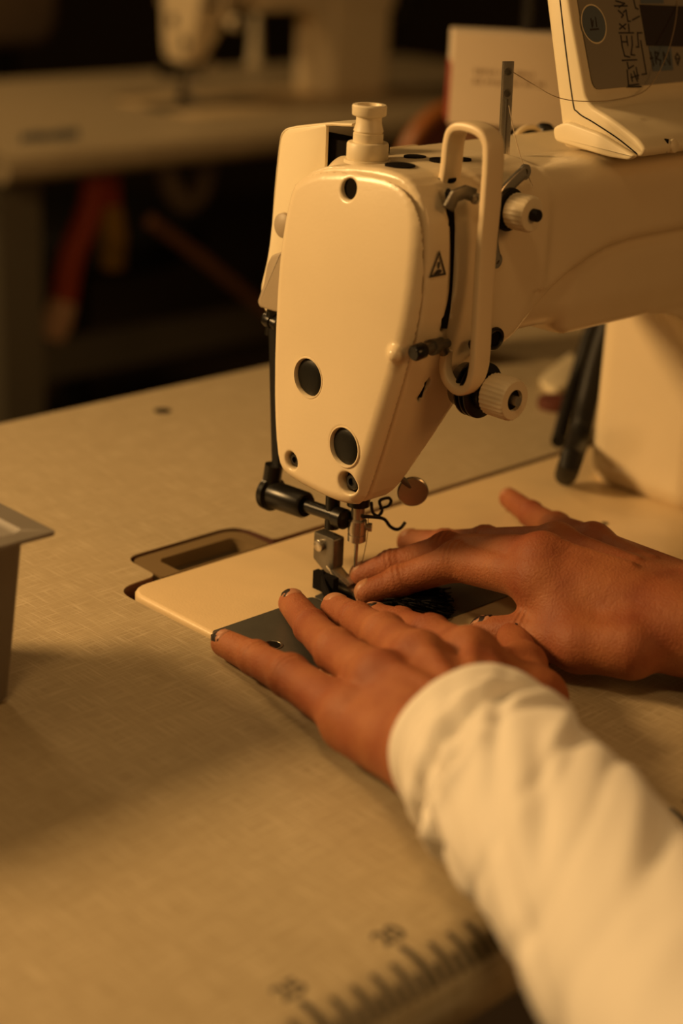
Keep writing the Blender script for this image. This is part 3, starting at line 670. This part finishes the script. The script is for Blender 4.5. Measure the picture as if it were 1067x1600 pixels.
    strokes('thread_diagram', [[(960, 2), (974, 6), (965, 12)], [(958, 10), (978, 10)], [(964, 17), (972, 24), (969, 28)], [(972, 20), (976, 16), (979, 34), (983, 34)], [(966, 38), (975, 46)], [(966, 46), (976, 38)], [(980, 38), (981, 50)],
        [(965, 52), (988, 52)], [(968, 56), (970, 72), (974, 88), (982, 90)], [(977, 57), (979, 72)], [(985, 57), (986, 70), (984, 86), (990, 87)], [(970, 66), (978, 66)], [(970, 95), (993, 94)],
        [(978, 98), (980, 108), (988, 103)], [(978, 110), (980, 134), (996, 132)], [(984, 116), (986, 128)], [(992, 106), (995, 124)], [(984, 122), (996, 118)], [(988, 112), (994, 128)],
        [(988, 0), (991, 13), (995, 15)], [(986, 32), (997, 26)], [(994, 52), (1001, 52)], [(994, 52), (996, 74), (992, 74)], [(999, 64), (1008, 116), (1001, 117)], [(979, 136), (1000, 136)],
        [(1056, 84), (1060, 90), (1057, 102), (1053, 90), (1056, 84)], [(1054, 92), (1060, 93)]], .75, ink, ovo)
    # lip details
    p = at(958, 182, 2, 219); Geo().tube([p+np.array((-4, 3, 1.0)), p+np.array((5, -3.5, -1.4))], .9, 8).build('panel_lip_mark', dsteel, pn)
    p = at(1050, 228, 1, -62.5); Geo().lathe([(0, 3.2), (1.5, 3.2), (2.2, 2.2)], p, (0, -1, .2), 24).build('lip_button', cream2, pn)
    Geo().box(p+np.array((-4.5, .3, .5)), (.8, 2, 6)).build('lip_notch', dark, pn, False)
machine = make_machine()
tag(machine, 'cream industrial lockstitch sewing machine in the foreground, needle over the black cloth', 'sewing machine')
bgm = copy_tree(machine); bgm.location = (0, 0, 0)
tag(bgm, 'blurred cream sewing machine standing on the table far behind at the upper left', 'sewing machine')
OFF = at(299, 160, 2, 0)
bgm.location = Vector(OFF*MM)
settle(table, (0, 0, FZ)); settle(bgtable, (0, 0, FZ)); bgtable.location += Vector((OFF[0]*MM, OFF[1]*MM, 0))
# ------------------------------------------------------------------ the sewer's hands
def px(L): return [at(p[0], p[1], 2, p[2]) for p in L]
def unit(v): v = np.array(v, float); return v/np.linalg.norm(v)
def hand_sdf(fingers, thumb, wristL, wristR, arm, knuck, zmin, webr=.75, fat=(6, 12)):
    """fingers: list of (joints tip->knuckle, radii); thumb same; wrist given by its two sides"""
    def f(P):
        FD = np.full(len(P), 99.)
        for J, R in fingers:
            d = np.full(len(P), 99.)
            for i in range(3):
                d = smin(d, cone(P, J[i], J[i+1], R[i], R[i+1]), 2.2)
            # soft pad and knuckle swelling
            d = smin(d, ln(P-(J[2]+np.array((0, 0, .8))))-R[2]*.97, 3.5)
            d = smin(d, ln(P-(J[1]+np.array((0, 0, .6))))-R[1]*.99, 2.0)
            for i in (1, 2):
                t = unit(J[i-1]-J[i+1]); s = (P-J[i])@t; up = unit(np.array((0, 0, 1.))-t*t[2]); q = np.clip((P-J[i])@up/R[i], 0, 1)
                lat = ln((P-J[i])-s[:, None]*t)
                d = d+(.30 if i == 2 else .2)*np.exp(-(s/4.2)**2)*q*np.cos(2*math.pi*s/2.9)*(lat < 16)
            FD = smin(FD, d, 1.1)
        palm = np.full(len(P), 99.); n = len(fingers)
        for k, (J, R) in enumerate(fingers):
            wv = wristL+(wristR-wristL)*(k/(n-1))
            palm = smin(palm, cone(P, J[3]-np.array((0, 0, 1.5)), wv, R[3]+.2, 16.5), 7)
            palm = smin(palm, cone(P, J[3]-np.array((0, 0, 6)), wv-np.array((0, 0, 4)), R[3]-1, 15), 7)
        for a, b in zip(fingers[:-1], fingers[1:]):       # webs
            m0 = (a[0][3]+b[0][3])/2; m1 = (a[0][2]+b[0][2])/2; c_ = m0+(m1-m0)*.30-np.array((0, 0, 2.5))
            palm = smin(palm, ln(P-c_)-5.2, 6)
        J, R = thumb; d = np.full(len(P), 99.)
        for i in range(len(J)-1): d = smin(d, cone(P, J[i], J[i+1], R[i], R[i+1]), 3)
        t = unit(J[0]-J[2]); s = (P-J[1])@t; up = unit(np.array((0, 0, 1.))-t*t[2]); q = np.clip((P-J[1])@up/R[1], 0, 1)
        d = d+.3*np.exp(-(s/4.5)**2)*q*np.cos(2*math.pi*s/3.1)
        D = smin(palm, d, 9)
        D = smin(D, cone(P, J[-2], knuck[0], R[-2]*webr, 8), 9)      # web between thumb and index
        if webr > .9: D = smin(D, cone(P, J[1], knuck[0]-np.array((0, 0, 3)), 7.5, 8), 7)
        D = smin(D, FD, 5.5)
        aL, aR, ra, dirp = arm
        for sgn in (-1, 1):
            D = smin(D, cone(P, (wristL if sgn < 0 else wristR), aL+dirp*sgn*9 if sgn < 0 else aL+dirp*sgn*9, 17, ra), 10)
        D = smin(D, cone(P, aL, aR, ra+fat[0], ra+fat[1]), 12)
        for J, R in fingers:                                # knuckle heads and extensor tendons
            D = smin(D, ln(P-(J[3]+np.array((0, 0, 2.4))))-R[3]*.70, 7)
            wv = wristL+(wristR-wristL)*.5; m = J[3]*.45+wv*.55
            D = smin(D, cone(P, J[3]+np.array((0, 0, R[3]-3.0)), m+np.array((0, 0, 12.2)), 2.4, 1.4), 5)
        D = smax(D, zmin-P[:, 2], 1.5)
        return D
    return f
def nail_on(f, J, R, side_tilt, w, l, m, parent, back=.3, name='fingernail'):
    t = unit(J[0]-J[1]); up = unit(np.array((0, 0, 1.))-t*t[2]); sd = np.cross(t, up)
    up2 = unit(up+sd*side_tilt); sd = np.cross(t, up2)
    c = J[0]+t*(R[0]*back); V = []; nu, nv = 14, 12
    for i in range(nu+1):
        for j in range(nv+1):
            a = -1+2*i/nu; b = -1+2*j/nv
            bb = b*math.sqrt(max(0, 1-.30*abs(a)**3)); q = c+t*(bb*l/2)+sd*(a*w/2*(1-.18*abs(b)**3)); V.append(q+up2*R[0]*1.6)
    V = np.array(V)
    for _ in range(26):
        d = f(V); V = V-up2*np.clip(d, -1.5, 1.5)[:, None]*.8
    e = np.array([max(abs(-1+2*i/nu), abs(-1+2*j/nv)) for i in range(nu+1) for j in range(nv+1)])
    T_ = V+up2*(.55-.75*(e > .96))[:, None]; Bm = V-up2*.8; n = len(V)
    Fc = []
    for i in range(nu):
        for j in range(nv):
            a = i*(nv+1)+j; Fc += [(a, a+1, a+nv+2, a+nv+1), (n+a, n+a+nv+1, n+a+nv+2, n+a+1)]
    return obj(name, np.concatenate([T_, Bm]), Fc, m, parent, sharp=60)
person = thing('person', 'person in a white sweatshirt, only hands and forearms seen, guiding black cloth under the needle', 'person')

# left hand (nearer, sleeve pushed to the wrist)
LP = px([(351, 1005, 7), (399, 1029, 9.5), (452, 1057, 14.5), (547, 1118, 19.5)]); LR = px([(457, 943, 7.5), (486, 980, 11.5), (525, 1018, 22), (594, 1062, 31)])
LM = px([(524, 951, 8.5), (558, 970, 14), (600, 994, 26), (655, 1032, 34)]); LI = px([(583, 963, 7.5), (625, 976, 12.5), (672, 995, 23), (733, 1026, 31)])
LT = px([(801, 995, 12), (818, 1040, 15), (838, 1092, 17), (792, 1160, 22)])
wc = at(742, 1172, 2, 30); ad = unit(at(1000, 1490, 2, 44)-wc); ap = unit(np.cross((0, 0, 1), ad))
if ap[0] < 0: ap = -ap
wU, wR = wc-ap*13.5, wc+ap*13.5
ae = at(1150, 1650, 2, 55)
fL = hand_sdf([(LP, [6.1, 7.2, 8.4, 10.2]), (LR, [6.6, 7.5, 8.8, 10.5]), (LM, [6.9, 7.7, 9.0, 10.8]), (LI, [6.3, 7.3, 8.6, 10.4])],
              (LT, [7.2, 8.6, 10.5, 13]), wU, wR, (at(850, 1290, 2, 38), ae, 16, ap), (LI[3],), .4, 1.0, (5, 6))
hl = sdf_obj('left_hand', fL, (-215, -330, -1), (30, 22, 72), .85, skin, person)
nail_on(fL, LP, [6.1], -.5, 8.5, 9, chip_m, hl, .1); nail_on(fL, LR, [6.6], -.1, 10, 10.5, chip_m, hl, .0); nail_on(fL, LM, [6.9], .0, 10.5, 10.5, nail_m, hl, .05)
nail_on(fL, LI, [6.3], .1, 9.5, 9.5, chip_m, hl, .05); nail_on(fL, LT, [7.2], .8, 10.5, 12, chip_m, hl, .0, 'thumbnail')
# right hand (behind, bare forearm)
RI = px([(574, 927, 7), (625, 908, 14), (712, 878, 27), (845, 903, 35)]); RM = px([(567, 900, 8), (612, 885, 15), (698, 863, 25), (846, 874, 41)])
RR = px([(641, 848, 8.5), (695, 851, 14), (758, 850, 21), (868, 856, 37)]); RP = px([(796, 779, 9), (829, 803, 13), (868, 826, 19), (925, 852, 31)])
RT = px([(757, 988, 9), (818, 990, 13), (905, 1008, 17), (985, 1012, 20)])
wc2 = at(1090, 968, 2, 26); ad2 = unit(at(1330, 1030, 2, 30)-wc2); ap2 = unit(np.cross((0, 0, 1), ad2))
if ap2[1] < 0: ap2 = -ap2
ae2 = at(1420, 1060, 2, 34)
fR = hand_sdf([(RI, [6.2, 7.2, 8.8, 10.8]), (RM, [6.5, 7.5, 8.8, 11]), (RR, [6.8, 7.2, 8.0, 10.4]), (RP, [5.6, 6.4, 7.4, 9.4])],
              (RT, [7.2, 8.6, 11, 14]), wc2-ap2*13, wc2+ap2*13, (at(1200, 995, 2, 28), ae2, 17, ap2), (RI[3],), .2, .75, (4, 7))
hr = sdf_obj('right_hand', fR, (-25, -330, -1), (260, 40, 72), .9, skin, person)
nail_on(fR, RI, [6.2], .25, 9, 9.5, nail_m, hr); nail_on(fR, RM, [6.5], .1, 9, 9, nail_m, hr); nail_on(fR, RR, [6.3], -.1, 9, 9, nail_m, hr); nail_on(fR, RP, [5.6], -.5, 8, 8, nail_m, hr)
nail_on(fR, RT, [7.2], .35, 11, 12, chip_m, hr, .25, 'thumbnail')

# sleeve
def make_sleeve():
    ctl = [at(733, 1158, 2, 34), at(785, 1212, 2, 36), at(835, 1268, 2, 38), at(917, 1368, 2, 40), at(1000, 1482, 2, 43), at(1120, 1640, 2, 50), at(1300, 1900, 2, 62)]
    path = np.array(smooth_poly(ctl, 40, False)); L = np.concatenate([[0], np.cumsum(ln(np.diff(path, axis=0)))])
    S = np.concatenate([[14, 9, 4, 1.2], np.arange(0, 90, .9), np.arange(90, L[-1], 2.2)]); n = 220; V = []
    rnd = random.Random(5)
    folds = []
    for s0, am, wd, A, ph, win in ((12, 3.5, 2.4, -1.6, .4, 0), (20, 7, 3.2, 2.2, 1.1, .9), (28, 11, 2.8, -3.0, 1.9, .9), (38, 12, 4.5, 2.8, 1.5, .9), (47, 15, 3.2, -3.4, 2.3, .9),
                                  (60, 16, 5.5, 2.6, 2.6, .9), (70, 20, 3.8, -3.0, 1.2, .9), (88, 26, 7, 2.2, 2.9, .9), (104, 30, 5, -2.8, 1.6, .9), (124, 24, 8, 2.2, 3.1, .8), (150, 34, 6, -2.8, 2.0, .9), (178, 24, 9, 2.2, 1.2, .7), (196, 30, 6, -2.6, 2.6, .8)):
        folds.append((s0, am, wd, A, ph, win))
    for k, s in enumerate(S):
        inner = k < 4; sp = s
        c = np.array([np.interp(sp, L, path[:, i]) for i in range(3)]); c2 = np.array([np.interp(min(sp+4, L[-1]), L, path[:, i]) for i in range(3)])
        c1 = np.array([np.interp(max(sp-4, 0), L, path[:, i]) for i in range(3)]); t = unit(c2-c1)
        e = unit(np.cross((0, 0, 1), t)); u = np.cross(t, e)
        if e[0] < 0: e = -e
        for j in range(n):
            th = 2*math.pi*j/n; ce, su = math.cos(th), math.sin(th)
            base = 33.0+1.2*math.exp(-((s-26)/16)**2)+.010*max(0, s-60); rz = 31.0
            if inner: d = -2.2-(1.0 if k < 3 else 0)
            else:
                d = -1.6*math.exp(-(s/1.3)**2)-.9*math.exp(-((s-9.5)/1.2)**2)
                for s0, am, wd, A, ph, win in folds:
                    sc_ = s0+am*math.sin(th-ph)+.4*am*math.sin(2*th+ph*2); g_ = math.exp(-((s-sc_)/wd)**2)
                    far = 1.0 if s0 < 60 else .62
                    pat = .5+.5*math.sin(1.7*s0+th*1.0)*math.cos(.9*s0-th*2+s*.02)
                    d += 1.5*far*A*g_*(.25+.75*pat)*(1-win*.4+win*.4*math.cos(th-ph*1.7))
                for t0, s0, sl_, wt, A, le in ((2.3, 38, .012, .13, 1.6, 24), (2.75, 48, .010, .12, 1.6, 22), (1.8, 42, .016, .10, 2.0, 25), (3.25, 55, .008, .10, 2.0, 22), (1.2, 62, .020, .12, 1.8, 30), (2.05, 95, .012, .13, 2.2, 34), (2.8, 120, .010, .13, 1.8, 34), (1.3, 130, .014, .14, 1.8, 36)):
                    d -= A*math.exp(-((th-t0-sl_*(s-s0))/wt)**2-((s-s0)/le)**2)
                    d += .7*A*math.exp(-((th-t0-sl_*(s-s0)-1.9*wt)/wt)**2-((s-s0)/le)**2)
                d += .5*math.sin(th*3+s*.06)+.35*math.sin(th*5-s*.11)
            slant = 3.5*math.cos(th)   # cuff opening leans
            p = c+e*ce*(base+d)+u*su*(rz+d)-t*(slant*math.exp(-s/20) if not inner else slant)
            if p[2] < -.6: p[2] = -.6-.02*(p[2]+.6)
            V.append(p)
    m = len(S); Fc = [(i*n+j, (i+1)*n+j, (i+1)*n+(j+1) % n, i*n+(j+1) % n) for i in range(m-1) for j in range(n)]
    o = obj('sleeve', V, Fc, shirt, person, sharp=0); return o
make_sleeve()

# ------------------------------------------------------------------ black cloth with a fringe
bc = thing('black_cloth', 'strip of black cloth with a frayed fringe clamped under the presser foot', 'cloth')
out = smooth_poly([at(u, v, 2, 1)[:2] for u, v in ((499, 896), (503, 918), (512, 942), (545, 958), (600, 972), (660, 972), (668, 945), (655, 918), (600, 918), (560, 912), (528, 902), (512, 893))], 4)
Geo().prism(out, .7, 2.4, XY, .5, 2).build('cloth_panel', cloth_b, bc)
g = Geo(); p = [at(503, 898, 2, 10), at(507, 918, 2, 6), at(515, 938, 2, 3)]; g.tube(p, [2.2, 3.2, 3.4], 8, flat=(3.2, 1.0, (0, 0, 1))).build('turned_up_end', cloth_b, bc)
g = Geo(); rr = random.Random(3)
for i in range(420):
    u0 = rr.uniform(585, 660); v0 = 917+50*rr.random(); ln_ = rr.uniform(35, 62)*(1-.5*abs((v0-943)/26)**2*.5)
    h0 = rr.uniform(1, 3); hm = rr.uniform(2, 11)*(1-abs(v0-942)/40); u1 = min(u0+ln_, 700+rr.uniform(0, 22)); v1 = v0+rr.uniform(-5, 7)
    P = [at(u0, v0, 2, h0), at(u0*.6+u1*.4, v0*.6+v1*.4-2, 2, hm), at(u0*.2+u1*.8, v1, 2, hm*.8+1), at(u1, v1+rr.uniform(-3, 4), 2, rr.uniform(.6, 4))]
    g.tube(smooth_poly(P, 3, False), rr.uniform(.25, .42), 5)
fr = g.build('fringe', cloth_b, bc); fr['kind'] = 'stuff'

# ------------------------------------------------------------------ threads
a = at(802, 113, 1, -14); 
th = Geo().tube(smooth_poly([a, at(835, 133, 1, -20), at(868, 151, 1, -30), at(905, 158, 1, -34), at(960, 156, 1, -34), at(1010, 140, 1, -32), at(1040, 90, 1, -30), at(1056, 30, 1, -20), at(1058, -20, 1, -10)], 5, False), .22, 6).build('thread', thread_m)
tag(th, 'beige thread running from the top of the metal post across the control panel', 'thread')
t2 = Geo().tube(smooth_poly([at(795, 165, 1, -16), at(803, 205, 1, -24), at(815, 250, 1, -45), at(832, 291, 1, -55)], 5, False), .22, 6).build('thread', thread_m)
tag(t2, 'beige thread hanging from the metal post down to the upper tension knob', 'thread')
t3 = Geo().tube(smooth_poly([(3, -4, 40), (4, -3, 28), (2.2, -1.5, 12), (.6, -.4, 5), (0, -.4, 2)], 5, False), .2, 6).build('thread', thread_m)
tag(t3, 'fine thread running down beside the needle to the black cloth', 'thread')

# ------------------------------------------------------------------ plastic bin at the left edge
def make_bin():
    H = 76; tip = at(88, 830, 2, H); b = thing('plastic_bin', 'grey translucent plastic bin with a wide rim at the left edge of the table', 'bin')
    bx, by = tip[0], tip[1]; wx, wy = 150, 105; f = 9
    def ring(ins, z, r): return [(x, y, z) for x, y in rrect(bx-wx+ins, bx-ins, by+ins, by+wy-ins, r, 5)]
    prof = [(0, H, 1.5), (0, H-1.6, 2), (f-1, H-2.0, 2.5), (f, H-5, 3), (f+5, TZ+3, 4), (f+7, TZ+.1, 4), (f+9, TZ+2, 4), (f+7, TZ+5, 4), (f+2.4, H-3, 3), (f, H-.4, 2.5)]
    V = []; 
    for p in prof: V += ring(*p)
    n = len(V)//len(prof); m = len(prof)
    Fc = [(i*n+j, i*n+(j+1) % n, ((i+1) % m)*n+(j+1) % n, ((i+1) % m)*n+j) for i in range(m) for j in range(n) if i not in (5,)]
    Fc.append([5*n+j for j in range(n)]); Fc.append([6*n+j for j in range(n)])
    obj('bin_body', V, Fc, grey_bin, b); 
    o = Geo().box((bx-wx/2, by+wy/2, 6), (90, 48, 8)).build('bin_contents', greyf, b, False)
    return b
make_bin()

# ------------------------------------------------------------------ things behind the machine
base = at(700, 195, 1, 250); EX = unit((CR[0], CR[1], 0)); EY = unit((-CR[1], CR[0], 0)); DEP = 40
def loc(a, d, z): return base*np.array((1, 1, 0))+EX*a+EY*d+np.array((0, 0, z))
def onface(u, v):
    p = atp(u, v, base, EY)-base; return p@EX, p[2]+base[2]
zb = base[2]; zt = onface(703, 50)[1]; xr = onface(868, 190)[0]+12
ct = thing('white_carton', 'white printed carton with a red side standing behind the machine arm', 'carton')
fcm = lambda a, b, w: loc(a, w, b)
Geo().prism(rrect(0, xr, zb, zt, 1.2, 3), 0, DEP, fcm, .8, 2).build('carton_body', carton_w, ct)
g = Geo().prism(rrect(1, DEP-1, zb+1, zt-20, .5, 2), -.5, 0.0, lambda a, b, w: loc(w, a, b), 0); g.build('carton_side', carton_r, ct, False)
def glyphs(name, u0, v0, u1, v1, m, par, seed):
    rr = random.Random(seed); g = Geo(); a = onface(u0, v0); b = onface(u1, v1); x = a[0]; h = 3.6
    Rm = np.stack([EX, EY, np.array((0, 0, 1.))], 1)
    while x < b[0]:
        wd = rr.uniform(1.6, 2.8); z = a[1]+(b[1]-a[1])*(x-a[0])/(b[0]-a[0])
        for q in range(rr.choice((2, 3))): g.box(loc(x+wd*q/3, -.05, z), (.6, .12, h*rr.choice((1, .7))), Rm)
        g.box(loc(x+wd/2, -.05, z+rr.choice((-1.2, 0, 1.2))), (wd*.8, .12, .6), Rm); x += wd+rr.choice((.8, 1.0, 2.6))
    return g.build(name, m, par, False)
printm = mat('brown_print', (.22, .14, .08), .7)
glyphs('printed_line', 742, 111, 836, 118, printm, ct, 1); glyphs('printed_line', 740, 127, 850, 133, printm, ct, 2)
cr = thing('wooden_block', 'narrow brown wooden block holding up the white carton behind the machine arm', 'block')
Geo().prism(rrect(4, 38, TZ, zb-.4, 1.5, 2), 3, DEP+8, fcm, 1, 2).build('box_body', wood_b, cr)
# black cord hanging in front of the carton
a = at(824, 78, 1, 240); b = at(833, -60, 1, 240); c = at(838, -900, 1, 240)
cdn = Geo().tube([a, a+(b-a)*.45, b], [5.0, 6.0, 5.6], 16).build('hanging_plug', black); tag(cdn, 'thick black plug hanging on a cord in front of the white carton', 'plug')
Geo().tube([b, b+(c-b)*.5, np.array((c[0], c[1], 1800))], 2.6, 10).build('cord', blackp, cdn)
# black hose and scraps in the gap under the arm
hs = [at(884, 742, 2, 6), at(893, 716, 2, 22), at(905, 680, 1, 52), at(918, 620, 1, 56), at(933, 560, 1, 60), at(952, 500, 1, 62)]
h = Geo().tube(smooth_poly(hs, 5, False), 6.5, 16).build('rubber_hose', blackp); tag(h, 'thick black rubber hose rising behind the machine pillar', 'hose')
hs = [at(872, 690, 2, 5), at(885, 640, 2, 14), at(900, 590, 1, 120), at(915, 540, 1, 124), at(930, 495, 1, 126)]
h = Geo().tube(smooth_poly(hs, 5, False), 4.5, 14).build('power_cable', blackp); tag(h, 'thinner black power cable sloping up beside the hose under the machine arm', 'cable')
c = at(864, 638, 2, TZ); s_ = Geo().lathe([(0, 12), (2, 12.5), (6, 12), (7, 9)], c+np.array((3, 0, 0)), (0, 0, 1), 32).build('dark_lid', wood_d); tag(s_, 'small dark red round lid lying on the table beyond the arm', 'lid')
p = [at(u, v, 2, TZ)[:2] for u, v in ((842, 600), (868, 578), (893, 560), (900, 585), (885, 612), (862, 618))]
s_ = Geo().prism(smooth_poly(p, 3), TZ+.1, TZ+5, XY, 2, 2).build('fabric_scrap', cream2); tag(s_, 'crumpled cream fabric scrap lying on the table under the machine arm', 'scrap')
# round-backed chair
chh = thing('chair', 'chair with a round orange wooden back rim and dark red pad behind the machine head', 'chair')
cy = 760; cc = at(706, 285, 1, cy); rx = 88; rz = 84
Gp = [cc+np.array((rx*math.cos(t), 0, rz*math.sin(t))) for t in np.linspace(0, 2*math.pi, 61)]
Geo().tube(Gp, 1, 14, caps=False, flat=(9, 7, (0, 1, 0))).build('backrest_rim', wood_o, chh)
Geo().prism([(q[0], q[2]) for q in [cc+np.array((rx*.95*math.cos(t), 0, rz*.95*math.sin(t))) for t in np.linspace(0, 2*math.pi, 49)[:-1]]], cy-8, cy+8, XZ, 5, 3).build('backrest_pad', wood_d, chh)
Geo().lathe([(0, 170), (10, 190), (40, 190), (48, 175)], (cc[0], cy-150, FZ+430), (0, 0, 1), 48).build('seat', wood_d, chh)
for sx in (-1, 1):
    Geo().tube([(cc[0]+sx*78, cy, cc[2]-35), (cc[0]+sx*110, cy+10, FZ+440), (cc[0]+sx*150, cy+30, FZ)], 12, 12).build('leg', wood_b, chh)
    Geo().tube([(cc[0]+sx*110, cy-270, FZ+440), (cc[0]+sx*150, cy-320, FZ)], 12, 12).build('leg', wood_b, chh)

# ------------------------------------------------------------------ dim things on, under and beyond the far table
def hang(name, pts, y, r, m, label, cat):
    P = [at(u, v, 1, y) for u, v in pts]; o = Geo().tube(smooth_poly(P, 4, False), r, 14).build(name, m); tag(o, label, cat); return o
h1 = hang('hanging_strap', [(150, 262), (140, 330), (112, 400), (100, 470)], 1250, 17, red_m, 'dark red strap hanging slanted under the far table with a pale lower tip', 'strap')
P = [at(u, v, 1, 1250) for u, v in ((100, 470), (90, 500), (82, 530))]; Geo().tube(P, [17, 20, 14], 14).build('pale_tip', pale_m, h1)
h2 = hang('hanging_strap', [(172, 262), (173, 320)], 1330, 13, red_m, 'upright strap, red above and mustard below, hanging under the far table', 'strap')
P = [at(u, v, 1, 1330) for u, v in ((173, 320), (176, 370), (176, 418))]; Geo().tube(P, [15, 19, 16], 14).build('mustard_grip', yel_m, h2)
hang('cloth_loop', [(258, 252), (264, 285), (285, 318), (312, 300), (322, 250)], 1300, 15, greyf, 'grey cloth loop hanging in the dark under the far table', 'cloth')
rod = hang('treadle_rod', [(235, 345), (330, 415), (440, 505)], 1150, 9, wood_b, 'brown wooden rod sloping down in the dark below the far table', 'rod')
c = at(398, 100, 2, TZ); s_ = Geo().lathe([(0, 15), (4, 16), (6, 12), (40, 9), (78, 7), (80, 4)], c, (0, 0, 1), 32).build('thread_cone', knob_m); tag(s_, 'blurred pale thread cone standing on the far table right of the far machine head', 'thread cone')
lb = at(80, 212, 1, OFF[1]+YF-RB-.2); g = Geo(); rr = random.Random(8); x = lb[0]-38
while x < lb[0]+40:
    g.box((x, lb[1], lb[2]+rr.uniform(-1, 1)), (rr.uniform(3, 6), .5, rr.uniform(9, 16))); x += 8
g.box((lb[0], lb[1], lb[2]), (78, .4, 6)); s_ = g.build('front_edge_lettering', bluegrey, bgtable, False)
s_.location = -bgtable.location
# chair with a padded back beyond the far table
c2 = thing('office_chair', 'dim grey-brown padded chair back beyond the far table at the upper left corner', 'chair')
bc_ = at(30, 20, 1, 2150); greyb = mat('grey_brown_upholstery', (.16, .11, .07), .8, noise=.2)
Geo().prism(roundp([(bc_[0]-150, bc_[2]-62), (bc_[0]+70, bc_[2]-62), (bc_[0]+85, bc_[2]+330), (bc_[0]-150, bc_[2]+330)], 62, 8), 2120, 2190, XZ, 25, 4).build('backrest', greyb, c2)
Geo().tube([(bc_[0], 2200, bc_[2]+40), (bc_[0], 2210, FZ+420)], 22, 12).build('back_post', black, c2)
Geo().lathe([(0, 200), (20, 230), (60, 230), (75, 210)], (bc_[0], 1990, FZ+400), (0, 0, 1), 36).build('seat', blackp, c2)
Geo().tube([(bc_[0], 2000, FZ+400), (bc_[0], 2000, FZ+60)], 28, 14).build('gas_column', black, c2)
for k in range(5):
    a = 2*math.pi*k/5; Geo().tube([(bc_[0], 2000, FZ+70), (bc_[0]+260*math.cos(a), 2000+260*math.sin(a), FZ+25)], 20, 10).build('leg', black, c2)
settle(machine, (150, -18, TZ))
